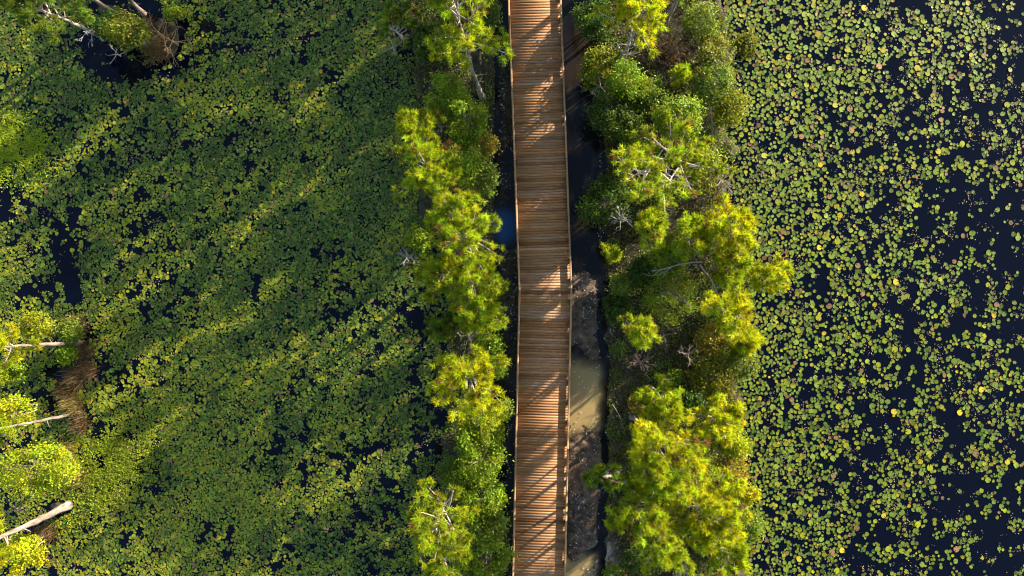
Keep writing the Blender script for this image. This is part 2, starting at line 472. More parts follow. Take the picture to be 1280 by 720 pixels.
seed = [100]
def place(px, py, zc, base):
    cx, cy = W(px, py, zc)
    if base: bx, by = W(base[0], base[1], 0)
    else: bx, by = cx, cy
    bz = float(land(np.array([640 + bx * S]), np.array([360 - by * S]))[0])
    return cx, cy, bx, by, max(bz, -.3)
def P_(px, py, rp, h, col, label, base=None, group=None, **kw):
    seed[0] += 1; rng = np.random.default_rng(seed[0])
    zc = h * .72
    cx, cy, bx, by, bz = place(px, py, zc, base)
    r = rp * (1.04 if 480 < px < 640 else 1.0) / S * (H - zc) / H
    t = empty('pine_tree', (bx, by, bz), label, 'tree', group)
    e = .72 ** (1.3 if kw.get('wob', .1) > .05 else 1.0)
    a, b, c = pine(h - bz, r, ((cx - bx) / e, (cy - by) / e), col, rng, **kw)
    a.build('trunk', M_bark, t, True); b.build('branches', M_bark, t); c.build('crown', M_needle, t)
def S_(px, py, rp, h, col, label, n=None, name='leafy_shrub', cat='shrub', base=None, **kw):
    seed[0] += 1; rng = np.random.default_rng(seed[0])
    zc = h * .7
    cx, cy, bx, by, bz = place(px, py, zc, base)
    r = rp * (1.06 if 480 < px < 640 else 1.0) / S * (H - zc) / H
    t = empty(name, (bx, by, bz), label, cat)
    n = int((n or (1500 + 2600 * r * r)) * .8)
    a, b, c = shrub(h, r, (cx - bx, cy - by), col, rng, n, **kw)
    a.build('stem', M_bark, t, True); b.build('branches', M_twig, t); c.build('crown', M_leaf, t)
def D_(px, py, rp, h, label, base=None, name='bare_shrub', cat='shrub', col=GREY, **kw):
    seed[0] += 1; rng = np.random.default_rng(seed[0])
    zc = h * .75
    cx, cy, bx, by, bz = place(px, py, zc, base)
    r = rp / S * (H - zc) / H
    t = empty(name, (bx, by, bz), label, cat)
    a, b = bare(h, r, ((cx - bx) / .75, (cy - by) / .75), rng, col, **kw)
    a.build('trunk', M_twig, t, True); b.build('branches', M_twig, t)
def G_(px, py, rp, h, col, label, n=420):
    seed[0] += 1; rng = np.random.default_rng(seed[0])
    x, y = W(px, py); z = float(land(np.array([px * 1.0]), np.array([py * 1.0]))[0])
    o = tussock(rp / S, h, rng, col, n).build('grass_tussock', M_grass)
    o.location = (x, y, max(z, 0)); tag(o, label, 'grass tussock')
def B_(p0, p1, z0, z1, rad, label, forks=3, col=GREY):
    """a fallen branch from photo point p0 (height z0) to p1 (height z1)"""
    seed[0] += 1; rng = np.random.default_rng(seed[0])
    a = np.array([*W(*p0, z0), z0]); b = np.array([*W(*p1, z1), z1])
    s = np.linspace(0, 1, 8); L = np.linalg.norm(b - a)
    lat = np.cross((b - a) / L, [0, 0, 1.0])
    Pm = a + s[:, None] * (b - a) + np.sin(s * 5 + rng.uniform(0, 3))[:, None] * lat * L * .03
    t = empty('fallen_branch', tuple(a), label, 'branch')
    g = Geo(); g.tube(Pm - a, rad * (1.05 - s * .7), 6, col, True); g.build('limb', M_twig, t, True)
    if forks:
        g = Geo()
        for k in range(forks):
            sb = rng.uniform(.25, .9); q = np.array([np.interp(sb, s, Pm[:, c]) for c in range(3)]) - a
            sd = rng.choice([-1, 1])
            d = (b - a) / L * rng.uniform(.5, 1.3) + lat * sd * rng.uniform(.15, 1.0); d[2] += rng.uniform(-.4, .4); d /= np.linalg.norm(d)
            l2 = L * rng.uniform(.12, .5); q1 = q + d * l2 * .5 + rng.normal(0, .06, 3); d2 = d + lat * rng.normal(0, .5); q2 = q1 + d2 * l2 * .5
            g.tube([q, q1, q2], [rad * .45, rad * .33, rad * .12], 4, col * rng.uniform(.8, 1.2))
            g.tube([q1, q1 + (d - lat * sd * .9) * l2 * .2 + rng.normal(0, .03, 3), q1 + (d - lat * sd) * l2 * .35], [rad * .25, rad * .2, rad * .08], 3, col)
        g.build('twigs', M_twig, t)

# ------------------------------------------------------------------ left strip
P_(576, 40, 46, 6.9, CY, 'tall yellow-green pine with long bare pale trunk, at the upper end of the left strip', base=(603, 118), low=.5, nb=30)
P_(495, 34, 25, 3.6, CO, 'dull olive pine leaning over the lily pads left of the tall pale-trunked pine', nb=18)
D_(519, 15, 13, 2.6, 'rust-brown dead bush between the olive pine and the tall pale-trunked pine', col=np.array([.2, .1, .06]), nb=12)
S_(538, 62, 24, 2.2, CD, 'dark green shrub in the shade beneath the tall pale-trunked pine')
D_(490, 58, 16, 1.2, 'bare grey twiggy bush lying over lily pads under the olive pine', nb=7)
S_(560, 122, 26, 3.0, CG, 'mid-green shrub just below the trunk foot of the tall pale-trunked pine', n=5200)
S_(580, 152, 26, 3.0, CG, 'green shrub with small bright leaves midway between tall pine and rusty shrub', n=5200)
P_(520, 160, 22, 4.0, CY, 'small bright pine at the left strip edge, alone over dark water lilies')
D_(548, 158, 14, 2.0, 'grey leafless bush beside the small bright pine at the left strip edge', nb=10)
S_(602, 182, 18, 1.8, CR, 'rusty yellow shrub on the bank edge facing the boardwalk', n=2200)
P_(536, 216, 40, 4.8, CY, 'broad yellow pine bulging farthest left above the shaded lilies, opposite the upper boardwalk', nb=30)
S_(572, 204, 26, 3.2, CG, 'green leafy shrub tucked against the right side of the broad bulging pine', n=4800)
S_(600, 222, 20, 2.2, CO, 'dull olive-brown shrub above the blue pool, nearest the ditch')
P_(566, 266, 36, 5.0, CY, 'bright pine just up and left of the blue pool')
P_(584, 300, 44, 5.4, CY, 'large bright pine with brown twigs showing, directly left of the blue pool', nb=28, dead=.07)
S_(521, 297, 14, 2.2, CG, 'small round green shrub standing out over lilies left of the blue pool pine')
D_(508, 322, 15, 1.8, 'pale grey leafless bush standing in the lilies at the left strip edge', col=np.array([.30, .265, .25]), nb=13)
P_(552, 340, 30, 4.4, CY, 'yellow pine leaning left above the open dark water gap', dead=.06)
P_(590, 350, 36, 5.2, CY, 'yellow pine beside the ditch opposite the bend of the boardwalk')
P_(596, 392, 28, 4.8, CY, 'narrow tall pine at the pinched waist of the left strip')
P_(552, 412, 14, 3.0, CO, 'tiny olive-tipped pine jutting over the open dark water gap', tuft=.9, nb=14)
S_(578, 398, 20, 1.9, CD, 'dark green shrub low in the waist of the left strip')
D_(586, 420, 23, 3.0, 'dead grey forked tree with spreading bare limbs in the left strip waist', name='dead_tree', cat='tree', nb=9)
S_(612, 432, 16, 2.4, CG, 'small green shrub at the ditch edge right of the dead forked tree')
P_(584, 474, 46, 5.6, CB, 'biggest and brightest pine of the left strip, below the dead forked tree', nb=34)
S_(620, 455, 14, 2.2, CG, 'bright green bush on the right flank of the brightest left pine')
S_(602, 528, 30, 3.2, (.20, .25, .012), 'yellow-green fine-leaved shrub below the brightest left pine', n=5600)
S_(628, 512, 12, 1.6, CO, 'small olive shrub leaning toward the ditch opposite the murky puddle')
S_(600, 566, 36, 3.6, CG, 'wide bright green leafy shrub bordering the dark gap of water', n=7000)
S_(572, 590, 20, 2.8, (.10, .16, .012), 'vivid green bush above the lower left bright pine')
P_(552, 640, 44, 5.6, CY, 'large bright pine with a broken trunk stub, low in the left strip', nb=32)
B_((560, 632), (567, 614), 4.6, 5.2, .07, 'broken pale limb caught in the low left bright pine', 0)
S_(606, 622, 26, 2.9, CG, 'green shrub with grey twigs right of the broken-stubbed pine', n=4600)
S_(608, 655, 24, 2.5, CO, 'olive shrub with showing twigs beside the dark ditch low down', n=3800)
P_(552, 706, 27, 5.2, CY, 'pine with visible grey trunk at the very bottom of the left strip', base=(568, 676), nb=20)
S_(606, 700, 34, 3.0, CG, 'dull green wide shrub by the ditch at the bottom of the left strip', n=6200)
P_(560, -30, 34, 5.5, CY, 'pine at the top border of the left strip, mostly cut off')
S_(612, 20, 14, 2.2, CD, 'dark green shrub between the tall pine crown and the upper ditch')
S_(590, 770, 40, 3.4, CG, 'green shrub cut off by the bottom border of the left strip')
S_(600, -20, 20, 2.2, CD, 'dark shrub cut off by the top border near the boardwalk')

# ------------------------------------------------------------------ right strip
S_(744, 22, 26, 2.3, CD, 'dark green shrub overhanging the upper channel at the top border', n=5200)
P_(797, 30, 40, 6.0, CB, 'golden yellow pine at the top of the right strip', nb=30, dead=.05)
D_(786, 58, 24, 4.6, 'pale dead tree with radiating bare limbs below the golden pine', base=(772, 88), name='dead_tree', cat='tree', nb=8, fine=1, r0=.085)
S_(752, 84, 25, 2.0, (.20, .24, .015), 'yellow-green shrub on the channel edge left of the pale dead tree', n=4200)
D_(746, 108, 18, 1.8, 'grey bare twigs spreading over the upper channel', nb=12)
S_(786, 98, 26, 3.3, CG, 'green leafy shrub at the foot of the pale dead tree', n=4600)
S_(768, 142, 31, 2.5, (.075, .12, .012), 'deep green rounded shrub on the channel bank above the bare-limbed tree', n=6200)
P_(880, -62, 30, 6.6, CY, 'tall pine whose dark leaning trunk enters from the top border', base=(830, 27), low=.75)
G_(832, 70, 26, .7, (.11, .075, .045), 'brown dry grass patch in the shaded hollow of the right strip', 700)
D_(842, 62, 22, 1.4, 'brown leafless thicket in the shaded hollow of the right strip', col=np.array([.17, .12, .08]), nb=14)
D_(815, 75, 16, 1.2, 'reddish brown dead bush beside the golden pine', col=np.array([.19, .12, .08]), nb=12)
P_(846, 96, 11, 2.2, CY, 'tiny yellow pine sapling alone in the brown hollow', nb=12)
S_(872, 30, 24, 2.0, CO, 'dull olive shrub with grey twigs near the top of the right strip', n=2600)
S_(892, 66, 23, 1.9, (.20, .21, .025), 'brownish yellow shrub at the right pond edge near the top', n=2600)
S_(936, 52, 14, .9, (.16, .17, .015), 'low yellow-green plant standing alone among the right pond pads', name='water_plant', cat='plant')
S_(890, 102, 30, 2.2, CO, 'olive shrub laced with grey twigs, right of the pine sapling', n=3800)
D_(900, 84, 22, 1.9, 'silvery bare bush at the right pond edge above the thin snag', nb=12)
B_((884, 122), (893, 174), 1.6, .5, .035, 'thin pale snag hanging nearly vertical at the pond side of the right strip', 3)
S_(912, 138, 26, 1.3, (.20, .23, .016), 'fine-leaved yellow-green shrub spilling onto the right pond beside the thin snag', n=3600)
S_(846, 152, 30, 3.4, CG, 'yellow-green leafy shrub below the pine sapling', n=5200)
S_(812, 122, 19, 2.0, CO, 'olive shrub below the shaded brown hollow, left of centre')
P_(820, 208, 60, 6.4, (.26, .31, .012), 'thin-crowned wide pine showing its whole dark trunk and radiating limbs', base=(866, 188), nb=34, tuft=.62, low=.4)
D_(836, 226, 34, 5.0, 'dead limbs radiating over the thin-crowned wide pine', base=(852, 206), name='dead_tree', cat='tree', nb=9, fine=1, r0=.07)
S_(796, 192, 28, 2.4, CG, 'bright green shrub under the left side of the thin-crowned pine', n=4200)
S_(872, 210, 28, 2.0, (.20, .24, .012), 'yellow-green shrub on the pond side of the thin-crowned pine', n=4200)
S_(760, 255, 34, 2.7, (.070, .115, .012), 'dark green shrub leaning farthest over the channel, opposite the blue pool', n=6600)
D_(777, 272, 18, 3.4, 'blue-grey bare twigs poking from the shrub opposite the blue pool', nb=12, col=np.array([.24, .23, .23]))
P_(767, 317, 10, 1.8, CY, 'tiny bright pine tuft on the channel bank below the overhanging dark shrub', nb=10, low=.2)
P_(816, 283, 20, 4.0, CY, 'small yellow pine right of the overhanging dark shrub')
D_(900, 230, 18, 1.0, 'pale twiggy brush at the pond edge beside the thin-crowned pine', nb=12)
P_(916, 284, 38, 3.4, CB, 'brilliant yellow pine at the right pond edge, upper of the edge pair', nb=30, low=.3)
P_(864, 298, 28, 3.2, CY, 'yellow pine left of the brilliant pond-edge pine')
B_((877, 328), (813, 337), 2.3, 2.5, .042, 'thick pale fallen limb lying level across the middle right strip', 4)
B_((855, 287), (874, 320), 3.0, 2.6, .035, 'thin pale limb slanting above the level fallen limb', 2)
B_((876, 330), (898, 368), 2.4, 2.0, .035, 'pale limb slanting down from the level fallen limb', 2)
P_(960, 346, 26, 2.1, CB, 'brilliant yellow pine jutting farthest into the right pond', nb=24, low=.3)
P_(914, 338, 30, 2.2, CY, 'yellow-green pine between the level fallen limb and the jutting pine', low=.3)
S_(833, 325, 22, 1.9, CG, 'fresh green shrub below the tip of the level fallen limb', n=3600)
S_(778, 354, 13, 1.4, CO, 'small olive shrub on the channel bank opposite the boardwalk bend')
S_(800, 340, 20, 1.3, CD, 'dark low shrub in shade left of the level fallen limb')
S_(842, 372, 37, 2.4, (.21, .26, .012), 'wide fine-leaved yellow-green shrub in the middle of the right strip', n=8000, L=.095, w=.045)
P_(910, 388, 32, 5.0, CB, 'bright yellow pine right of the wide fine-leaved shrub', nb=26, low=.62)
S_(770, 386, 16, 1.0, CD, 'dark green low shrub at the channel bank above the yellow bank pine')
P_(797, 412, 20, 5.0, CY, 'slim yellow pine standing on the channel bank beside the brown hollow', low=.64)
S_(886, 424, 20, 1.1, CR, 'rust-tinged shrub above the bright leafy bush of the right strip', n=3800)
P_(931, 430, 17, 2.2, CB, 'small golden pine at the right pond edge, below the bright pair', low=.3)
D_(828, 416, 20, .7, 'dark brown leafless thicket in the lower hollow of the right strip', col=np.array([.13, .095, .065]), nb=15)
D_(800, 452, 20, .4, 'reddish grey dead brush on the bank beside the murky puddle', col=np.array([.24, .17, .13]), nb=14)
D_(858, 442, 18, 1.0, 'grey tangled brush between the hollow and the rust-tinged shrub', col=np.array([.26, .2, .16]), nb=12)
S_(840, 472, 11, .7, CG, 'small lone green bush inside the lower brown hollow', n=800)
S_(775, 436, 11, .5, CO, 'sparse olive bush on the grey bank beside the murky puddle', n=500)
S_(796, 508, 11, .4, CR, 'sparse yellow-brown bush on the bank by the lower murky puddle', n=500)
S_(891, 468, 28, 1.8, (.17, .18, .012), 'bright yellow-green leafy bush at the pond side below the rust-tinged shrub', n=4800)
S_(925, 455, 20, 1.6, CO, 'olive shrub meeting the right pond below the small golden pine', n=2400)
P_(828, 498, 24, 4.6, CY, 'yellow pine forming the upper tip of the big lower right stand', nb=22, low=.68)
P_(812, 545, 46, 6.2, CB, 'large brilliant pine facing the murky puddle', nb=36, low=.62)
P_(897, 522, 36, 2.4, CB, 'brilliant broad pine at the pond side, level with the murky puddle', nb=34, low=.3)
B_((766, 505), (781, 536), .5, .35, .02, 'thin pale stick leaning on the grey bank by the murky puddle', 1)
S_(862, 505, 16, 1.8, CD, 'dark green shrub in the notch between two brilliant pines')
P_(818, 590, 42, 6.0, CY, 'yellow pine with crossed dead limbs, in the big lower right stand', nb=32, low=.58)
D_(822, 602, 22, 5.2, 'crossed pale dead limbs rising through the big lower right stand', name='dead_tree', cat='tree', nb=7, fine=1, r0=.06, low=.6)
P_(800, 632, 36, 5.9, CY, 'pine at the channel side of the big lower right stand', nb=30, low=.62)
P_(880, 640, 50, 4.2, CB, 'widest brilliant pine in the middle of the big lower right stand', nb=40, low=.45)
S_(868, 590, 30, 2.9, (.23, .28, .012), 'fine-leaved yellow-green shrub wedged between the lower right pines', n=5600, L=.09, w=.045)
S_(912, 588, 20, 2.0, CR, 'orange-brown tinged shrub at the pond side of the lower stand', n=2600)
S_(914, 552, 18, 2.2, CY, 'yellow-green shrub between the broad pond-side pine and the orange-brown shrub')
S_(937, 618, 9, 1.2, CB, 'small yellow bush standing alone at the lower right pond edge')
B_((908, 593), (932, 617), .9, .4, .025, 'thin white stick lying at the pond edge by the small yellow bush', 1)
P_(824, 672, 30, 5.4, (.30, .36, .012), 'soft green-yellow pine at the lower left corner of the big stand', nb=26, low=.62)
P_(908, 690, 34, 3.2, CY, 'yellow pine at the bottom border beside the right pond', nb=28, low=.3)
P_(748, 596, 19, 4.6, CG, 'small green pine reaching over the channel mud', base=(772, 590), nb=12, low=.6)
B_((778, 588), (752, 612), 1.6, .8, .022, 'bare pale branch reaching over the channel beneath the small green pine', 4)
D_(852, 706, 26, 1.2, 'grey leafless brush at the bottom border of the right strip', col=np.array([.3, .25, .2]), nb=14)
S_(790, 700, 18, .9, CD, 'dark low shrub on the bank at the bottom border', n=1200)
S_(765, 716, 9, .7, CG, 'small green sprig at the bottom border beside pale sand', n=500)
S_(930, 655, 20, 1.6, CO, 'olive shrub trailing into the right pond beside the widest brilliant pine', n=2200)
P_(880, 765, 44, 4.2, CY, 'pine cut off by the bottom border of the right strip')
P_(815, -40, 40, 5.4, CG, 'green pine cut off by the top border of the right strip')

for i, (x, y, h) in enumerate(((560, -95, 6.2), (585, -150, 6.6), (548, -205, 6.8), (590, -255, 6.4), (560, -310, 6.6), (585, -370, 6.8), (555, -430, 6.5), (580, -490, 6.7),
                               (800, -110, 6.4), (860, -150, 6.6), (810, -215, 6.8), (870, -265, 6.5), (820, -330, 6.8), (865, -400, 6.6), (820, -470, 6.8), (860, -540, 6.8), (560, 800, 5.6), (820, 820, 5.6))):
    P_(x, y, 44, h, CY, 'pine standing further along the ' + ('left' if x < 640 else 'right') + ' strip, outside the picture', group='pines further along the ' + ('left' if x < 640 else 'right') + ' strip')

# ------------------------------------------------------------------ left edge and top-left corner
PALE = np.array([.22, .175, .15])
P_(-38, 436, 44, 7.6, CB, 'pine with slim pale trunk beside the brown tussocks, upper of the left border pines', base=(101, 429), low=.42, bark=PALE, wob=.04, r0=.13, nb=34)
P_(-46, 545, 40, 7.6, CY, 'pine with thinnest pale trunk at the left border, between two larger pines', base=(89, 516), low=.58, bark=PALE, wob=.04, r0=.085)
P_(-36, 690, 46, 7.8, CB, 'pine with thick pinkish trunk at the lower left border', base=(86, 629), low=.5, bark=np.array([.27, .205, .175]), wob=.04, r0=.20, nb=34)
S_(36, 406, 19, 2.2, (.24, .28, .012), 'yellow-green shrub behind the slim pale trunk at the left border', n=2600)
S_(82, 415, 14, 1.5, CO, 'olive bush touching the slim pale trunk near its foot')
S_(77, 441, 11, 1.2, CG, 'small green bush below the foot of the slim pale trunk')
S_(3, 468, 16, 2.4, CG, 'green bush cut by the left border between slim and thinnest trunks')
S_(8, 520, 22, 3.0, CY, 'yellow bush at the left border beside the thinnest trunk')
S_(42, 588, 44, 3.6, (.27, .33, .012), 'large rounded bright green tree above the thick pinkish trunk', name='leafy_tree', cat='tree', n=8500, L=.14, w=.07)
S_(20, 692, 24, 2.8, CB, 'golden bush in the lower left corner below the thick pinkish trunk', n=5200)
D_(12, 640, 14, 1.2, 'dark bare twigs in shade beside the thick pinkish trunk', col=np.array([.25, .2, .18]))
for (x, y, r, h, lb) in ((112, 462, 14, .6, 'dark brown grass tussock in the pads right of the largest brown tussock'),
                         (84, 488, 15, .6, 'dark brown grass tussock left of the foot of the thinnest pale trunk'),
                         (97, 408, 16, .7, 'brown grass tussock above the foot of the slim pale trunk'),
                         (106, 440, 15, .7, 'brown grass tussock right of the foot of the slim pale trunk'),
                         (96, 470, 17, .8, 'largest brown grass tussock, midway between two pale trunk feet'),
                         (94, 506, 15, .7, 'tan grass tussock at the foot of the thinnest pale trunk'),
                         (103, 530, 13, .6, 'dark brown grass tussock just below the thinnest pale trunk'),
                         (84, 562, 16, .6, 'straw-coloured grass tussock right of the rounded bright green tree'),
                         (98, 596, 16, .5, 'straw and green grass tussock beside the floating weed mat'),
                         (60, 664, 15, .6, 'brown grass tussock beneath the thick pinkish trunk')):
    G_(x, y, r, h, (.16, .105, .05) if 'brown' in lb else (.22, .17, .06), lb, 520)
P_(52, 12, 36, 4.8, CO, 'olive-yellow pine leaning out at the top left corner', base=(118, 42), nb=28)
P_(30, -60, 30, 7.0, CY, 'pine with pale straight trunk at the top border, first of two', base=(143, 18), low=.75, bark=PALE, wob=.04, r0=.12)
P_(92, -72, 30, 7.2, CY, 'pine with pale straight trunk at the top border, beside the brown bush', base=(180, 18), low=.75, bark=PALE, wob=.04, r0=.12)
S_(160, 38, 24, 3.0, (.14, .17, .014), 'bright green shrub in the dark inlet at the top left', n=3600)
S_(128, 30, 18, 2.0, CD, 'dark green shrub left of the bright inlet shrub')
D_(105, 38, 18, 2.2, 'white bare tree crown over dark water beside the olive-yellow pine', col=np.array([.38, .35, .34]), name='dead_tree', cat='tree', nb=6, fine=2)
D_(140, 66, 17, 1.0, 'white bare branches lying over the dark inlet water', col=np.array([.38, .35, .34]), name='dead_tree', cat='tree', nb=5, fine=1)
S_(212, 12, 9, 1.2, CG, 'tiny green bush above the brown bush at the top border', n=600)
D_(205, 44, 27, 1.9, 'round brown leafless bush beside the dark inlet', col=np.array([.22, .14, .07]), nb=20)
G_(198, 60, 24, .8, (.17, .11, .04), 'brown grass tussock beneath the round brown bush', 700)
G_(182, 40, 20, .7, (.13, .085, .04), 'dark brown grass tussock between green shrub and brown bush', 500)

# ------------------------------------------------------------------ undergrowth and litter
def undergrowth(name, x0, x1, sd, n, cols):
    rng = np.random.default_rng(sd)
    px = rng.uniform(x0, x1, n); py = rng.uniform(-90, 810, n)
    z0 = land(px, py)
    keep = (z0 > -.12) & (fbm(px / 22, py / 22, 3, sd) > rng.uniform(.26, .56, n)); z0 = np.maximum(z0, .02)
    px, py, z0 = px[keep], py[keep], z0[keep]; n = len(px)
    X, Y = W(px, py)
    Pp = np.stack([X, Y, z0 + rng.uniform(0, 1, n) ** 1.6 * (.15 + .7 * fbm(px / 16, py / 16, 3, sd + 4)) * np.where((px > 700) & (px < 870), .3, 1)], 1)
    Nn = rng.normal(size=(n, 3)) * .7 + np.array([0, 0, .8]); Nn /= np.linalg.norm(Nn, axis=1)[:, None]
    m = fbm(px / 18, py / 18, 3, sd + 8) + rng.normal(0, .1, n)
    c = np.where((m > .52)[:, None], tint(rng, cols[0], n), np.where((m > .42)[:, None], tint(rng, cols[1], n), tint(rng, cols[2], n)))
    g = Geo(); leaves(g, Pp, Nn, rng, .13, .045, c)
    tag(g.build(name, M_leaf), 'low tangled undergrowth covering the ' + ('left' if x0 < 640 else 'right') + ' bank beneath its pines', 'undergrowth', kind='stuff')
undergrowth('undergrowth', 470, 622, 61, 64000, (CG, CO, (.10, .075, .035)))
undergrowth('undergrowth', 756, 965, 62, 110000, (CG, (.13, .15, .02), (.10, .085, .035)))

def litter():
    rng = np.random.default_rng(71)
    n = 26000
    px = np.where(rng.random(n) < .22, rng.uniform(614, 647, n), np.where(rng.random(n) < .75, rng.uniform(711, 775, n), rng.uniform(756, 930, n))); py = rng.uniform(-60, 780, n)
    z = land(px, py)
    cl = fbm(px / 9, py / 9, 3, 12)
    keep = (cl > rng.uniform(.38, .68, n)) & (z > -.02)
    px, py, z = px[keep], py[keep], np.maximum(z[keep], .01); n = len(px)
    X, Y = W(px, py)
    Nn = rng.normal(size=(n, 3)) * .35 + np.array([0, 0, 1.0]); Nn /= np.linalg.norm(Nn, axis=1)[:, None]
    pal = np.array([[.10, .07, .045], [.16, .12, .09], [.27, .20, .15], [.06, .045, .03], [.15, .08, .045], [.7, .62, .55]])
    k = rng.choice(6, n, p=[.3, .27, .13, .15, .11, .04])
    g = Geo(); leaves(g, np.stack([X, Y, z + .02], 1), Nn, rng, .085, .045, pal[k] * rng.uniform(.7, 1.2, (n, 1)))
    tag(g.build('leaf_litter', M_litter), 'scattered pale and brown leaf litter on the mud beside the boardwalk', 'leaf litter', kind='stuff')
    # bright specks in the ditches: shell and limestone chips
    n = 4200
    px = np.where(rng.random(n) < .35, rng.uniform(616, 646, n), rng.uniform(713, 772, n)); py = rng.uniform(-20, 740, n)
    z = land(px, py); keep = (fbm(px / 8, py / 12, 3, 33) > .56) & (z > -.12)
    px, py, z = px[keep], py[keep], np.maximum(z[keep], .01); n = len(px)
    X, Y = W(px, py); g = Geo()
    Nn = rng.normal(size=(n, 3)) * .4 + np.array([0, 0, 1.0]); Nn /= np.linalg.norm(Nn, axis=1)[:, None]
    leaves(g, np.stack([X, Y, z + .03], 1), Nn, rng, .07, .06, np.array([.62, .60, .58]) * rng.uniform(.4, 1.1, (n, 1)))
    tag(g.build('stone_chips', M_litter), 'white stone chips sprinkled along the muddy ditches', 'stone chips', kind='stuff')
litter()

# ------------------------------------------------------------------ lily pads
RIM = 11
def pad_verts(n, R, rng, tilt=.05):
    th0 = rng.uniform(0, 2 * math.pi, (n, 1))
    th = th0 + np.linspace(.16, 2 * math.pi - .16, RIM)[None]
    rr = R[:, None] * (1 + rng.normal(0, .05, (n, RIM)))
    rr *= 1 + .06 * np.cos(2 * (th - rng.uniform(0, 6.28, (n, 1))))
    x, y = rr * np.cos(th), rr * np.sin(th)
    tx, ty = rng.normal(0, tilt, (2, n, 1))
    z = x * tx + y * ty + rng.normal(0, .004, (n, RIM)) + .006
    V = np.zeros((n, RIM + 1, 3)); V[:, 1:, 0] = x; V[:, 1:, 1] = y; V[:, 1:, 2] = z
    return V
PT = np.array([[0, k, k + 1] for k in range(1, RIM)])
PADC = {'green': (.150, .212, .026), 'deep': (.080, .132, .015), 'lime': (.225, .245, .012), 'yellow': (.38, .29, .018), 'brown': (.22, .125, .055)}
def pads(g, x, y, R, rng, base, z):
    n = len(x)
    V = pad_verts(n, R, rng); V[..., 0] += x[:, None]; V[..., 1] += y[:, None]; V[..., 2] += z[:, None]
    C = np.repeat(base[:, None, :], RIM + 1, axis=1)
    C[:, 0] *= 1.12
    C[:, 1:] *= rng.uniform(.88, 1.1, (n, RIM, 1))
    brown = rng.random(n) < .07                     # browning rims
    C[brown, 1:5] = C[brown, 1:5] * .4 + np.array(PADC['brown']) * .6
    g.add(V.reshape(-1, 3), (np.arange(n)[:, None, None] * (RIM + 1) + PT[None]).reshape(-1, 3), None, C.reshape(-1, 3))
def pick(rng, n, probs, shift=None):
    keys = list(probs); p = np.array([probs[k] for k in keys]); p = p / p.sum()
    k = rng.choice(len(keys), n, p=p)
    c = np.array([PADC[a] for a in keys])[k]
    return c * rng.normal(1, .12, (n, 1)).clip(.65, 1.4) * (1 + rng.normal(0, .05, (n, 3)))
def darts(px, py, R, sep, taken=None):
    """keep the points that stay sep*(r1+r2) apart (in metres)"""
    cell = .3; grid = {} if taken is None else taken
    x, y = (px - 640) / S, (360 - py) / S
    keep = np.zeros(len(px), bool)
    for i in range(len(px)):
        a, b = int(math.floor(x[i] / cell)), int(math.floor(y[i] / cell)); ok = True
        for da in (-1, 0, 1):
            for db in (-1, 0, 1):
                for (u, v, r) in grid.get((a + da, b + db), ()):
                    if (u - x[i]) ** 2 + (v - y[i]) ** 2 < (sep * (r + R[i])) ** 2: ok = False; break
                if not ok: break
            if not ok: break
        if ok:
            keep[i] = True; grid.setdefault((a, b), []).append((x[i], y[i], R[i]))
    return keep
def ell(px, py, cx, cy, rx, ry): return np.exp(-(((px - cx) / rx) ** 2 + ((py - cy) / ry) ** 2) ** 1.1)

def right_density(px, py):
    base = np.interp(px, [900, 960, 1100, 1280, 1500], [.92, .76, .45, .22, .22])
    n = fbm(px / 60, py / 60, 2, 52) * .20 + fbm(px / 18, py / 18, 2, 58) * .32 + fbm(px / 8, py / 8, 2, 68) * .48
    return base + .05 + (n - .5) * 3.0
def left_density(px, py):
    n = fbm(px / 50, py / 50, 2, 53) * .28 + fbm(px / 15, py / 15, 2, 57) * .34 + fbm(px / 7, py / 7, 2, 67) * .38
    d = .70 + (n - .5) * 2.9 + .35 * sstep(380, 500, px) * sstep(60, 150, py) * sstep(370, 300, py)
    for cx, cy, rx, ry, a in ((82, 318, 15, 60, .85), (60, 262, 40, 16, .5), (20, 245, 40, 14, .6), (160, 88, 62, 20, 1.1), (120, 60, 44, 26, .9), (528, 390, 36, 22, .8), (552, 560, 14, 46, .55),
                              (88, 470, 22, 60, .9), (556, 418, 18, 30, .6), (535, 30, 40, 30, .6), (120, 530, 14, 20, .6), (60, 690, 14, 26, .5)):
        d = d - a * .66 * ell(px, py, cx, cy, rx, ry) * (.55 + .9 * fbm(px / 9, py / 9, 2, 59))
    return d
